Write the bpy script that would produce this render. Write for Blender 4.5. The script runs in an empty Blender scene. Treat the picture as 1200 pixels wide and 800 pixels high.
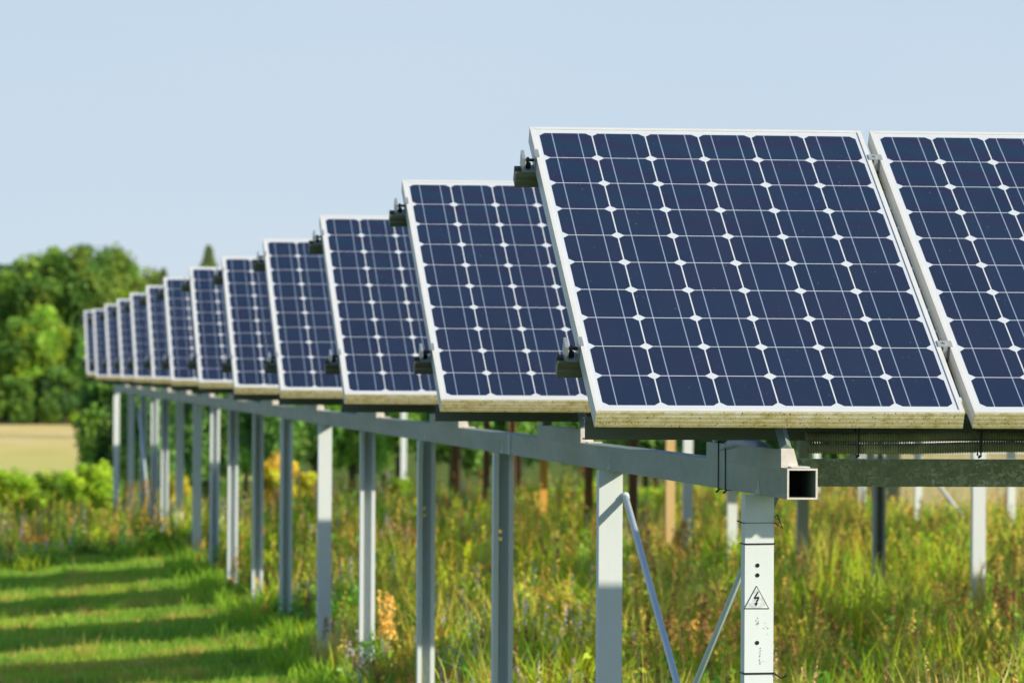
import bpy, math, random
from array import array
from mathutils import Vector, Matrix
R = math.radians
rnd = random.Random(11)
sc = bpy.context.scene
COL = sc.collection

# ------------------------------------------------------------------ basics
def tag(o, label=None, cat=None, group=None, kind=None):
    if label: o['label'] = label
    if cat: o['category'] = cat
    if group: o['group'] = group
    if kind: o['kind'] = kind
    return o

def empty(name, loc=(0, 0, 0), rot=(0, 0, 0)):
    o = bpy.data.objects.new(name, None)
    o.empty_display_size = .1
    COL.objects.link(o)
    o.location = loc
    o.rotation_euler = rot
    return o

class MB:
    """collects vertices and faces, then links them as ONE mesh object"""
    def __init__(self):
        self.v = []; self.f = []; self.m = []; self.c = []
    def face(self, idx, m=0):
        self.f.append(tuple(idx)); self.m.append(m)
    def box(self, x0, x1, y0, y1, z0, z1, m=0, M=None):
        b = len(self.v)
        P = [(x0,y0,z0),(x1,y0,z0),(x1,y1,z0),(x0,y1,z0),(x0,y0,z1),(x1,y0,z1),(x1,y1,z1),(x0,y1,z1)]
        if M: P = [tuple(M @ Vector(p)) for p in P]
        self.v += P
        for q in ((0,3,2,1),(4,5,6,7),(0,1,5,4),(1,2,6,5),(2,3,7,6),(3,0,4,7)):
            self.face([b+i for i in q], m)
    def prism(self, prof, a0, a1, axis='x', m=0, caps=True):
        """prof: closed 2-D outline extruded along an axis"""
        b = len(self.v); n = len(prof)
        for a in (a0, a1):
            for (p, q) in prof:
                self.v.append({'x': (a, p, q), 'y': (p, a, q), 'z': (p, q, a)}[axis])
        for i in range(n):
            j = (i+1) % n
            self.face((b+i, b+j, b+n+j, b+n+i), m)
        if caps:
            self.face([b+i for i in range(n)][::-1], m)
            self.face([b+n+i for i in range(n)], m)
    def tube(self, pts, r, n=8, m=0, caps=True):
        b = len(self.v); pts = [Vector(p) for p in pts]; k = len(pts)
        up = None
        for i, p in enumerate(pts):
            d = (pts[min(i+1, k-1)] - pts[max(i-1, 0)]).normalized()
            if up is None:
                up = Vector((0, 0, 1)) if abs(d.z) < .9 else Vector((1, 0, 0))
            s = d.cross(up).normalized(); up = s.cross(d).normalized()
            rr = r[i] if isinstance(r, (list, tuple)) else r
            for j in range(n):
                a = 2*math.pi*j/n
                self.v.append(tuple(p + s*math.cos(a)*rr + up*math.sin(a)*rr))
        for i in range(k-1):
            for j in range(n):
                j2 = (j+1) % n
                self.face((b+i*n+j, b+i*n+j2, b+(i+1)*n+j2, b+(i+1)*n+j), m)
        if caps:
            self.face([b+j for j in range(n)][::-1], m)
            self.face([b+(k-1)*n+j for j in range(n)], m)
    def mesh(self, name, mats, smooth=False):
        me = bpy.data.meshes.new(name)
        nv = len(self.v); nf = len(self.f)
        me.vertices.add(nv)
        me.vertices.foreach_set('co', array('f', [c for p in self.v for c in p]))
        tot = sum(len(f) for f in self.f)
        me.loops.add(tot)
        me.loops.foreach_set('vertex_index', array('i', [i for f in self.f for i in f]))
        me.polygons.add(nf)
        st = array('i'); s = 0
        for f in self.f:
            st.append(s); s += len(f)
        me.polygons.foreach_set('loop_start', st)
        me.polygons.foreach_set('material_index', array('i', self.m))
        me.polygons.foreach_set('use_smooth', array('b', [1 if smooth else 0])*nf)
        if self.c:
            at = me.attributes.new('col', 'FLOAT_COLOR', 'POINT')
            at.data.foreach_set('color', array('f', [c for p in self.c for c in (p[0], p[1], p[2], 1.0)]))
        for m in (mats if isinstance(mats, (list, tuple)) else [mats]):
            me.materials.append(m)
        me.update(calc_edges=True); me.validate()
        return me
    def build(self, name, mats, parent=None, bevel=0, smooth=False):
        o = bpy.data.objects.new(name, self.mesh(name, mats, smooth))
        COL.objects.link(o)
        if parent: o.parent = parent
        if bevel:
            b = o.modifiers.new('bevel', 'BEVEL'); b.width = bevel; b.segments = 2; b.limit_method = 'ANGLE'
        return o

def copy_tree(o, parent=None):
    c = o.copy(); COL.objects.link(c)
    if parent: c.parent = parent
    for ch in list(o.children):
        copy_tree(ch, c)
    return c

# ------------------------------------------------------------------ value noise
_p = list(range(256)); random.Random(3).shuffle(_p); _p += _p
def vnoise(x, y):
    xi = math.floor(x); yi = math.floor(y); fx = x-xi; fy = y-yi
    fx = fx*fx*(3-2*fx); fy = fy*fy*(3-2*fy)
    h = lambda a, b: _p[_p[a & 255] + (b & 255)]/255
    return (h(xi,yi)*(1-fx)+h(xi+1,yi)*fx)*(1-fy)+(h(xi,yi+1)*(1-fx)+h(xi+1,yi+1)*fx)*fy
def sstep(a, b, x):
    t = min(1, max(0, (x-a)/(b-a))); return t*t*(3-2*t)
def lerp(a, b, t): return tuple(p+(q-p)*t for p, q in zip(a, b))

# ------------------------------------------------------------------ materials
class NT:
    def __init__(self, name):
        self.mat = bpy.data.materials.new(name); self.mat.use_nodes = True
        self.t = self.mat.node_tree; self.t.nodes.clear()
        self.out = self.t.nodes.new('ShaderNodeOutputMaterial')
    def n(self, typ, **kw):
        x = self.t.nodes.new(typ)
        for k, v in kw.items(): setattr(x, k, v)
        return x
    def l(self, a, b): self.t.links.new(a, b)
    def math(self, op, a, b=None, c=None, clamp=False):
        x = self.n('ShaderNodeMath', operation=op, use_clamp=clamp)
        for i, v in enumerate((a, b, c)):
            if v is None: continue
            if isinstance(v, (int, float)): x.inputs[i].default_value = v
            else: self.l(v, x.inputs[i])
        return x.outputs[0]
    def mix(self, fac, a, b, typ='MIX'):
        x = self.n('ShaderNodeMix', data_type='RGBA', blend_type=typ)
        for s, v in ((x.inputs[0], fac), (x.inputs[6], a), (x.inputs[7], b)):
            if isinstance(v, (int, float)): s.default_value = v
            elif isinstance(v, tuple): s.default_value = (*v, 1) if len(v) == 3 else v
            else: self.l(v, s)
        return x.outputs[2]
    def coord(self, kind='Object', scale=None):
        tc = self.n('ShaderNodeTexCoord').outputs[kind]
        if scale:
            mp = self.n('ShaderNodeMapping'); mp.inputs['Scale'].default_value = scale
            self.l(tc, mp.inputs['Vector']); return mp.outputs[0]
        return tc
    def noise(self, vec, scale, detail=4, rough=.55):
        x = self.n('ShaderNodeTexNoise'); x.inputs['Scale'].default_value = scale
        x.inputs['Detail'].default_value = detail; x.inputs['Roughness'].default_value = rough
        self.l(vec, x.inputs['Vector']); return x.outputs['Fac']
    def ramp(self, fac, stops):
        x = self.n('ShaderNodeValToRGB'); e = x.color_ramp.elements
        while len(e) < len(stops): e.new(.5)
        for el, (p, c) in zip(e, stops):
            el.position = p; el.color = (*c, 1) if len(c) == 3 else c
        self.l(fac, x.inputs[0]); return x.outputs[0]
    def princ(self, color, rough=.5, metal=0, spec=.5, bump=None, bstr=.2, bdist=.002):
        p = self.n('ShaderNodeBsdfPrincipled')
        for k, v in (('Base Color', color), ('Roughness', rough), ('Metallic', metal), ('Specular IOR Level', spec)):
            if isinstance(v, tuple): p.inputs[k].default_value = (*v, 1)
            elif isinstance(v, (int, float)): p.inputs[k].default_value = v
            else: self.l(v, p.inputs[k])
        if bump is not None:
            b = self.n('ShaderNodeBump'); b.inputs['Strength'].default_value = bstr; b.inputs['Distance'].default_value = bdist
            self.l(bump, b.inputs['Height']); self.l(b.outputs[0], p.inputs['Normal'])
        self.l(p.outputs[0], self.out.inputs[0]); return p

def metal_mat(name, dark, light, rough=.45, metal=.25, scale=8, streak=(1, 1, .25)):
    t = NT(name); v = t.coord('Object', streak)
    n1 = t.noise(v, scale, 6, .6); n2 = t.noise(v, scale*9, 3, .6)
    f = t.math('ADD', t.math('MULTIPLY', n1, .75), t.math('MULTIPLY', n2, .25))
    c = t.ramp(f, [(.32, dark), (.68, light)])
    t.princ(c, rough, metal, .4, n2, .1, .001)
    return t.mat

M = {}
M['beam'] = metal_mat('galvanised_beam', (.17,.225,.195), (.32,.38,.34), .5, .1, 6, (1,.22,.8))
M['post'] = metal_mat('pale_post_steel', (.70,.77,.80), (.80,.85,.87), .5, .0, 5, (1,1,.2))
M['post_grey'] = metal_mat('grey_post_steel', (.32,.36,.37), (.44,.47,.47), .5, .2, 5, (1,1,.2))
M['post_rust'] = metal_mat('rusty_brown_post', (.13,.065,.03), (.26,.13,.055), .7, .0, 5, (1,1,.2))
M['post_orange'] = metal_mat('orange_wood_post', (.66,.33,.045), (.82,.46,.09), .65, .0, 6, (1,1,.12))
M['post_tan'] = metal_mat('pale_orange_wood_post', (.62,.42,.17), (.78,.56,.27), .65, .0, 6, (1,1,.12))
M['rail'] = metal_mat('weathered_rail', (.10,.105,.07), (.24,.24,.17), .55, .25, 14, (.3,1,1))
M['purlin'] = metal_mat('dark_purlin', (.12,.14,.12), (.20,.22,.19), .6, .2, 9, (.2,1,1))
M['clamp'] = metal_mat('clamp_aluminium', (.26,.30,.33), (.42,.46,.49), .4, .3, 20, (1,1,1))
M['frame'] = metal_mat('frame_aluminium', (.65,.65,.64), (.72,.72,.71), .45, .0, 10, (1,1,1))
M['raw_edge'] = metal_mat('raw_cut_steel', (.60,.53,.46), (.82,.77,.70), .5, .2, 30, (1,1,1))
M['brace'] = metal_mat('brace_rod_paint', (.60,.71,.75), (.68,.78,.82), .45, .0, 9, (1,1,1))

def dark_mat(name, col, rough=.5):
    t = NT(name); n = t.noise(t.coord(), 60, 3)
    t.princ(t.ramp(n, [(.3, tuple(c*.7 for c in col)), (.7, tuple(c*1.3 for c in col))]), rough); return t.mat
M['black'] = dark_mat('black_plastic', (.012,.012,.013))
M['hole'] = dark_mat('drilled_hole_dark', (.01,.01,.012), .9)
M['inside'] = dark_mat('beam_inner_steel', (.035,.038,.045), .8)
M['sign_white'] = dark_mat('sign_white_film', (.68,.72,.76), .4)
M['cable'] = dark_mat('grey_cable_sheath', (.20,.24,.28), .5)

# spangled galvanised cross beam
t = NT('spangled_galvanised_steel'); v = t.coord('Object', (1, 1, 1))
vo = t.n('ShaderNodeTexVoronoi'); vo.inputs['Scale'].default_value = 95
nz = t.n('ShaderNodeTexNoise'); nz.inputs['Scale'].default_value = 60
t.l(v, nz.inputs['Vector']); t.l(t.mix(.04, v, nz.outputs['Color']), vo.inputs['Vector'])
sep = t.n('ShaderNodeSeparateColor'); t.l(vo.outputs['Color'], sep.inputs[0])
big = t.noise(v, 6, 3); fac = t.math('MULTIPLY', sep.outputs[0], t.math('MULTIPLY', big, 1.7))
c = t.ramp(fac, [(.0, (.34,.38,.33)), (.5, (.48,.53,.47)), (.72, (.64,.70,.63)), (.92, (.84,.88,.82))])
t.princ(c, .5, .0, .4); M['spangle'] = t.mat

# algae stained lower frame rail, grooved
t = NT('stained_frame_edge'); v = t.coord('Object', (1, 1, 1))
sx = t.n('ShaderNodeSeparateXYZ'); t.l(v, sx.inputs[0])
n1 = t.noise(t.coord('Object', (1, 3, 1.6)), 26, 6, .65); n2 = t.noise(t.coord('Object', (1, 1, 1)), 170, 3, .7); n3 = t.noise(t.coord('Object', (1,1,1)), 5, 2)
base = t.ramp(t.math('ADD', t.math('MULTIPLY', n1, .7), t.math('MULTIPLY', n3, .3)), [(.36, (.42,.35,.11)), (.50, (.74,.66,.40)), (.62, (.86,.82,.67))])
low = t.math('MULTIPLY', t.math('ADD', sx.outputs[2], .05), 20.0, clamp=True)   # 0 at the bottom edge, 1 at the top
base = t.mix(t.math('MULTIPLY', t.math('SUBTRACT', 1.0, low), .55), base, (.34,.30,.09))
gro = t.math('PINGPONG', t.math('MULTIPLY', sx.outputs[2], 84.0), .5)
grl = t.math('SMOOTH_MIN', t.math('MULTIPLY', gro, 8.0), 1.0, .3)
base = t.mix(t.math('MULTIPLY', t.math('SUBTRACT', 1.0, grl, clamp=True), .55), base, (.16,.13,.05))
base = t.mix(t.ramp(n2, [(.34, (1,1,1)), (.40, (0,0,0))]), base, (.035,.03,.015))
t.princ(base, .75, 0, .2, gro, .35, .002); M['edge'] = t.mat

# glass laminate: white back sheet, chamfered cells, two bus bars per cell
CW, CH, X0, Y0 = .1577, .1586, .0220, .0320
def cell_material():
    t = NT('solar_cell_laminate')
    tc = t.coord('Object'); sx = t.n('ShaderNodeSeparateXYZ'); t.l(tc, sx.inputs[0])
    u = t.math('DIVIDE', t.math('SUBTRACT', sx.outputs[0], X0), CW)
    w = t.math('DIVIDE', t.math('SUBTRACT', sx.outputs[1], Y0), CH)
    inside = t.math('MULTIPLY', t.math('MULTIPLY', t.math('GREATER_THAN', u, 0), t.math('LESS_THAN', u, 6)),
                    t.math('MULTIPLY', t.math('GREATER_THAN', w, 0), t.math('LESS_THAN', w, 10)))
    fu = t.math('FRACT', u); fw = t.math('FRACT', w)
    ax = t.math('MULTIPLY', t.math('ABSOLUTE', t.math('SUBTRACT', fu, .5)), CW)
    ay = t.math('MULTIPLY', t.math('ABSOLUTE', t.math('SUBTRACT', fw, .5)), CH)
    cell = t.math('MULTIPLY', t.math('LESS_THAN', ax, CW/2-.0019), t.math('LESS_THAN', ay, CH/2-.0015))
    cell = t.math('MULTIPLY', cell, t.math('LESS_THAN', t.math('ADD', ax, ay), (CW+CH)/2-.0195))
    cell = t.math('MULTIPLY', cell, inside)
    bus = t.math('LESS_THAN', t.math('ABSOLUTE', t.math('SUBTRACT', ax, CW*.248)), .00150)
    # a slight difference from cell to cell
    cid = t.n('ShaderNodeCombineXYZ'); t.l(t.math('FLOOR', u), cid.inputs[0]); t.l(t.math('FLOOR', w), cid.inputs[1])
    oi = t.n('ShaderNodeObjectInfo'); t.l(t.math('MULTIPLY', oi.outputs['Random'], 50), cid.inputs[2])
    wn = t.n('ShaderNodeTexWhiteNoise', noise_dimensions='3D'); t.l(cid.outputs[0], wn.inputs[0])
    col = t.mix(wn.outputs['Value'], (.0040,.0160,.050), (.0065,.0225,.066))
    n = t.noise(tc, 3.2, 2); col = t.mix(t.ramp(n, [(.4, (0,0,0)), (.62, (1,1,1))]), col, (.011,.0180,.056))
    n2 = t.noise(t.coord('Object', (1, 1.6, 1)), 260, 2); col = t.mix(t.math('MULTIPLY', n2, .35), col, (.028,.034,.07))
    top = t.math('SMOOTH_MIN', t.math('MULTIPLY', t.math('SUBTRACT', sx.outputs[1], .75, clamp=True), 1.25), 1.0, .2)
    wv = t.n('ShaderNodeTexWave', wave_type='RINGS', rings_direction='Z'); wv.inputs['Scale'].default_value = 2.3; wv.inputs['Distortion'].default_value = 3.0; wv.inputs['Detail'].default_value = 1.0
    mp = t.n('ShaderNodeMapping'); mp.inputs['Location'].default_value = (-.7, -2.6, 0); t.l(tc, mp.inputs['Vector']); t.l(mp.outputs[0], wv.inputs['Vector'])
    sky_sheen = t.mix(wv.outputs['Fac'], (.004,.029,.070), (.016,.017,.062))      # sky reflection and moire ripples painted into the upper cell colour
    col = t.mix(t.math('MULTIPLY', top, .8), col, sky_sheen)
    fin = t.math('LESS_THAN', t.math('FRACT', t.math('MULTIPLY', sx.outputs[1], 192.0)), .30)
    col = t.mix(t.math('MULTIPLY', fin, .32), col, (.034,.044,.085))
    col = t.mix(bus, col, (.26,.33,.45))
    white = t.mix(t.noise(tc, 9, 4), (.62,.66,.71), (.67,.71,.76))
    col = t.mix(cell, white, col)
    # dust specks and water marks
    sp = t.noise(tc, 120, 2, .5); spf = t.ramp(sp, [(.735, (0,0,0)), (.775, (1,1,1))])
    col = t.mix(t.math('MULTIPLY', spf, .35), col, (.5,.5,.48))
    dn = t.noise(t.coord('Object', (1, .4, 1)), 7, 5); col = t.mix(t.math('MULTIPLY', dn, .018), col, (.6,.58,.5))
    p = t.princ(col, t.math('ADD', .13, t.math('MULTIPLY', dn, .14)), 0, .5)
    p.inputs['IOR'].default_value = 1.45
    return t.mat
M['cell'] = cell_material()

# corrugated conduit
t = NT('corrugated_conduit_plastic'); n1 = t.noise(t.coord('Object', (1,1,1)), 7, 5)
t.princ(t.ramp(n1, [(.35, (.16,.17,.10)), (.55, (.30,.31,.18)), (.68, (.55,.52,.28))]), .6, 0, .3); M['conduit'] = t.mat

def leaf_mat(name, trans=.4, sat=1.0, gain=1.0):
    t = NT(name)
    a = t.n('ShaderNodeAttribute', attribute_name='col')
    hs = t.n('ShaderNodeHueSaturation'); hs.inputs['Saturation'].default_value = sat; hs.inputs['Value'].default_value = gain
    t.l(a.outputs['Color'], hs.inputs['Color'])
    p = t.n('ShaderNodeBsdfPrincipled'); p.inputs['Roughness'].default_value = .55; p.inputs['Specular IOR Level'].default_value = .25
    t.l(hs.outputs[0], p.inputs['Base Color'])
    tr = t.n('ShaderNodeBsdfTranslucent'); t.l(hs.outputs[0], tr.inputs['Color'])
    mx = t.n('ShaderNodeMixShader'); mx.inputs[0].default_value = trans
    t.l(p.outputs[0], mx.inputs[1]); t.l(tr.outputs[0], mx.inputs[2]); t.l(mx.outputs[0], t.out.inputs[0])
    return t.mat
M['grass'] = leaf_mat('grass_blades', .45, 1.04, 3.9)
M['leaf'] = leaf_mat('tree_leaves', .42, 1.02, 3.4)
M['weed'] = leaf_mat('meadow_plants', .48, 1.04, 4.9)
t = NT('bark'); n1 = t.noise(t.coord('Object', (1,1,.2)), 12, 5)
t.princ(t.ramp(n1, [(.3, (.05,.038,.025)), (.7, (.14,.11,.08))]), .9, 0, .1, n1, .5, .02); M['bark'] = t.mat
# ground
t = NT('meadow_soil'); v = t.coord('Object')
n1 = t.noise(v, .8, 5); n2 = t.noise(v, 14, 4)
c = t.ramp(n1, [(.3, (.09,.15,.022)), (.5, (.14,.21,.03)), (.7, (.20,.25,.045))])
c = t.mix(t.math('MULTIPLY', n2, .5), c, (.10,.10,.035))
t.princ(c, .95, 0, .1, n2, .6, .05); M['ground'] = t.mat
t = NT('ripe_field'); v = t.coord('Object'); sx = t.n('ShaderNodeSeparateXYZ'); t.l(v, sx.inputs[0])
n1 = t.noise(t.coord('Object', (.25, .05, 1)), 1.0, 4); n2 = t.noise(v, 2.2, 5)
c = t.ramp(t.math('ADD', t.math('MULTIPLY', n1, .6), t.math('MULTIPLY', n2, .4)), [(.34, (.70,.56,.17)), (.5, (.84,.64,.27)), (.66, (.88,.70,.36))])
near = t.math('MULTIPLY', t.math('SUBTRACT', 250.0, sx.outputs[1]), .0105, clamp=True)
c = t.mix(t.math('MULTIPLY', near, .75), c, (.58,.58,.14))
t.princ(c, .95, 0, .1, n2, .5, .1); M['field'] = t.mat
# shed
t = NT('shed_beige_boards'); v = t.coord('Object'); sx = t.n('ShaderNodeSeparateXYZ'); t.l(v, sx.inputs[0])
g = t.math('FRACT', t.math('MULTIPLY', sx.outputs[0], 5)); gl = t.math('LESS_THAN', g, .06)
n1 = t.noise(t.coord('Object', (1,1,.15)), 3, 4); c = t.ramp(n1, [(.3, (.40,.35,.18)), (.7, (.50,.44,.25))])
t.princ(t.mix(t.math('MULTIPLY', gl, .5), c, (.16,.13,.08)), .8, 0, .2); M['shed'] = t.mat
t = NT('shed_white_paint'); n1 = t.noise(t.coord('Object', (1,1,.2)), 2, 4); t.princ(t.ramp(n1, [(.3, (.66,.65,.62)), (.7, (.76,.75,.72))]), .6); M['shed_white'] = t.mat
t = NT('shed_roof_sheet'); n1 = t.noise(t.coord('Object', (1,.3,1)), 3, 4); t.princ(t.ramp(n1, [(.3, (.16,.15,.14)), (.7, (.26,.25,.24))]), .7); M['roof'] = t.mat

# ------------------------------------------------------------------ camera
F_PX, CAMX, CAMY, CAMZ, YAW, PIT, ROL = 5369.39, -1.67326, -11.93658, 1.750, .120938, .0059127, .0054026
Fv = Vector((math.sin(YAW)*math.cos(PIT), math.cos(YAW)*math.cos(PIT), math.sin(PIT)))
Rv = Vector((math.cos(YAW), -math.sin(YAW), 0)); Uv = Rv.cross(Fv)
R2 = Rv*math.cos(ROL)+Uv*math.sin(ROL); U2 = Uv*math.cos(ROL)-Rv*math.sin(ROL)
cd = bpy.data.cameras.new('camera'); cam = bpy.data.objects.new('camera', cd); COL.objects.link(cam)
cam.matrix_world = Matrix(((R2.x,U2.x,-Fv.x,CAMX),(R2.y,U2.y,-Fv.y,CAMY),(R2.z,U2.z,-Fv.z,CAMZ),(0,0,0,1)))
cd.sensor_width = 36; cd.lens = F_PX/1200*36; cd.clip_start = .5; cd.clip_end = 9000
cd.dof.use_dof = True; cd.dof.focus_distance = 12.35; cd.dof.aperture_fstop = 9.0
sc.camera = cam

# ------------------------------------------------------------------ light
SUN = Vector((1.26, -1.0, .775)).normalized()
el = math.asin(SUN.z); az = math.atan2(SUN.x, SUN.y)
w = bpy.data.worlds.new('World'); sc.world = w; w.use_nodes = True
nt = w.node_tree; sk = nt.nodes.new('ShaderNodeTexSky'); sk.sky_type = 'NISHITA'; sk.sun_disc = False
sk.sun_elevation = el; sk.sun_rotation = az; sk.air_density = 1.0; sk.dust_density = .6; sk.ozone_density = 1.6
bg = nt.nodes['Background']; bg.inputs[1].default_value = .15
# hazy band towards the horizon over the clear sky
geo = nt.nodes.new('ShaderNodeTexCoord'); sep = nt.nodes.new('ShaderNodeSeparateXYZ'); nt.links.new(geo.outputs['Generated'], sep.inputs[0])
mr = nt.nodes.new('ShaderNodeMapRange'); mr.interpolation_type = 'SMOOTHSTEP'
mr.inputs['From Min'].default_value = .075; mr.inputs['From Max'].default_value = .20; mr.inputs['To Min'].default_value = .98; mr.inputs['To Max'].default_value = .06
nt.links.new(sep.outputs[2], mr.inputs['Value'])
hz = nt.nodes.new('ShaderNodeValToRGB'); hz.color_ramp.elements.new(.5)
for e_, (p_, c_) in zip(hz.color_ramp.elements, ((0.0, (.745,.875,1.0)), (.10, (.63,.80,.985)), (.26, (.36,.60,1.0)))):
    e_.position = p_; e_.color = (*c_, 1)
nt.links.new(sep.outputs[2], hz.inputs[0])
hm = nt.nodes.new('ShaderNodeMix'); hm.data_type = 'RGBA'; hm.blend_type = 'MULTIPLY'; hm.inputs[0].default_value = 1.0; hm.clamp_result = False
nt.links.new(hz.outputs[0], hm.inputs[6]); hm.inputs[7].default_value = (5.6, 5.6, 5.6, 1); hz = hm
cn = nt.nodes.new('ShaderNodeTexNoise'); cn.inputs['Scale'].default_value = 5.0; cn.inputs['Detail'].default_value = 5
cm = nt.nodes.new('ShaderNodeMapping'); cm.inputs['Scale'].default_value = (1, 1, 7); nt.links.new(geo.outputs['Generated'], cm.inputs['Vector']); nt.links.new(cm.outputs[0], cn.inputs['Vector'])
cf = nt.nodes.new('ShaderNodeMapRange'); cf.inputs['From Min'].default_value = .42; cf.inputs['From Max'].default_value = .75; cf.inputs['To Max'].default_value = .40
nt.links.new(cn.outputs['Fac'], cf.inputs['Value'])
hz2 = nt.nodes.new('ShaderNodeMix'); hz2.data_type = 'RGBA'; nt.links.new(cf.outputs[0], hz2.inputs[0]); nt.links.new(hz.outputs[2], hz2.inputs[6]); hz2.inputs[7].default_value = (4.4, 4.95, 5.6, 1); hz = hz2
mx = nt.nodes.new('ShaderNodeMix'); mx.data_type = 'RGBA'; nt.links.new(mr.outputs[0], mx.inputs[0])
nt.links.new(sk.outputs[0], mx.inputs[6]); nt.links.new(hz.outputs[2], mx.inputs[7]); nt.links.new(mx.outputs[2], bg.inputs[0])
ld = bpy.data.lights.new('sun', 'SUN'); ld.energy = 5.0; ld.angle = R(.55); ld.color = (1.0, .905, .71)
lo = bpy.data.objects.new('sun', ld); COL.objects.link(lo); lo.rotation_euler = SUN.to_track_quat('Z', 'Y').to_euler()
lo.location = (20, -20, 15)
sc.view_settings.view_transform = 'Standard'; sc.view_settings.look = 'None'; sc.view_settings.exposure = 0
sc.render.engine = 'CYCLES'; sc.cycles.use_denoising = True; sc.cycles.max_bounces = 8; sc.cycles.transparent_max_bounces = 4

# ------------------------------------------------------------------ terrain
def gz(x, y):
    d = y-CAMY
    z = -.075*max(0.0, min(.25-x, 6.0))
    q = x*55/max(d, 30)
    d0 = 44+20*sstep(1.0, 4.5, q)-15*sstep(8.2, 9.8, q)
    z -= min(2.1+min(0, z), max(0.0, .028*(d-d0))) if d > d0 else 0
    return z
def at_px(px, d):   # world x of an image column at a depth (used to read positions off the photograph)
    return CAMX + (math.tan(YAW + math.atan((px-600)/F_PX)))*d

mb = MB()
xs = [-2500,-1200,-500,-200,-90,-40]+[-24+2*i for i in range(8)]+[-8+.5*i for i in range(60)]+[22.5,26,30,36,45,60,90,150,300,800,2500]
ys = [-400,-150,-60,-25]+[-14+1.5*i for i in range(72)]+[96+4*i for i in range(20)]+[190,220,260,310,400,600,1000,2000,5000]
for y in ys:
    for x in xs:
        mb.v.append((x, y, gz(x, y)))
nx = len(xs)
for j in range(len(ys)-1):
    for i in range(nx-1):
        mb.face((j*nx+i, j*nx+i+1, (j+1)*nx+i+1, (j+1)*nx+i))
tag(mb.build('ground', M['ground'], smooth=True), kind='structure')
mb = MB()
for y in (150, 200, 250, 300):
    for x in (-60, -20, 9.5):
        mb.v.append((x, y-6, gz(x, y-6)+.25 if False else -2.1+.012))
for j in range(3):
    for i in range(2):
        mb.face((j*3+i, j*3+i+1, (j+1)*3+i+1, (j+1)*3+i))
tag(mb.build('field', M['field']), kind='structure')

# ------------------------------------------------------------------ solar panels
TILT = .519896; ROWS = 13; PER = 10; PITCH = 1.0165; SROW = 3.90418; ZLOW = 1.641
PW, PL, PT = .99, 1.65, .050
DX = [0,.0035,0,-.0024,-.0039,-.0105,-.0186,.0028,.007,.0176,.015,-.0037,-.0017]
DZ = [0,.0024,-.0053,-.006,-.0101,.0075,.0063,.0089,.0042,.0027,-.0007,-.0079,.02]
LIP = .0125
fm = MB()                                   # side and top profiles: outer wall, face lip and inner flange
ang = [(0,0),(LIP,0),(LIP,-.0025),(.002,-.0025),(.002,-PT+.002),(.028,-PT+.002),(.028,-PT),(0,-PT)]
fm.prism([(p, q) for p, q in ang][::-1], 0, PL, 'y')
fm.prism([(PW-p, q) for p, q in ang], 0, PL, 'y')
fm.prism([(PL-p, q) for p, q in ang], LIP+.0005, PW-LIP-.0005, 'x')
fm.prism([(p, q) for p, q in ((0,.0),(LIP,0),(LIP,-.0025),(0,-.0025))][::-1], LIP+.0005, PW-LIP-.0005, 'x')
frame_me = fm.mesh('frame', M['frame'])
em = MB(); em.box(.0006, PW-.0006, -.0012, .0030, -PT+.0004, -.0028)
edge_me = em.mesh('bottom_rail', M['edge'])
lm = MB(); lm.box(LIP-.002, PW-LIP+.002, LIP-.002, PL-LIP+.002, -.0062, -.0030)
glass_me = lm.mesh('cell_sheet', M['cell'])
jm = MB(); jm.box(.42, .56, 1.40, 1.52, -.034, -.0066)
junc_me = jm.mesh('junction_box', M['black'])
ORD = ['front','second','third','fourth','fifth','sixth','seventh','eighth','ninth','tenth','eleventh','twelfth','last and farthest']
def rowname(i): return 'front row' if i == 0 else ('last and farthest row' if i == ROWS-1 else ORD[i]+' row from the front')
for i in range(ROWS):
    for k in range(PER):
        wob = rnd.uniform(-.0012, .0012)
        e = empty('solar_panel', (DX[i]+k*PITCH+(rnd.uniform(-.002,.002) if k > 1 else 0), i*SROW, ZLOW+DZ[i]+(wob if i+k > 0 else 0)), (TILT+(rnd.uniform(-.0015,.0015) if k > 1 else 0), 0, 0))
        if i == 0 and k == 0: tag(e, 'large blue solar panel nearest the camera, whole face in view above the open beam end', 'solar panel', 'solar panels in the rows')
        elif i == 0 and k == 1: tag(e, 'blue solar panel cut off by the right edge, beside the nearest whole panel', 'solar panel', 'solar panels in the rows')
        elif k == 0: tag(e, 'blue solar panel with stained lower edge, left end of the '+rowname(i), 'solar panel', 'solar panels in the rows')
        else: tag(e, 'blue solar panel further along its row, behind or beyond the nearest panels', 'solar panel', 'panels further along the rows')
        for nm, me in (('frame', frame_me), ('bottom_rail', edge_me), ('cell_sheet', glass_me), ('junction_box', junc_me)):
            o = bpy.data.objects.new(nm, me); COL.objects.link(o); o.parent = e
            if nm == 'bottom_rail': o['label'] = 'lower frame edge stained yellow with algae and dark specks'

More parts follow.
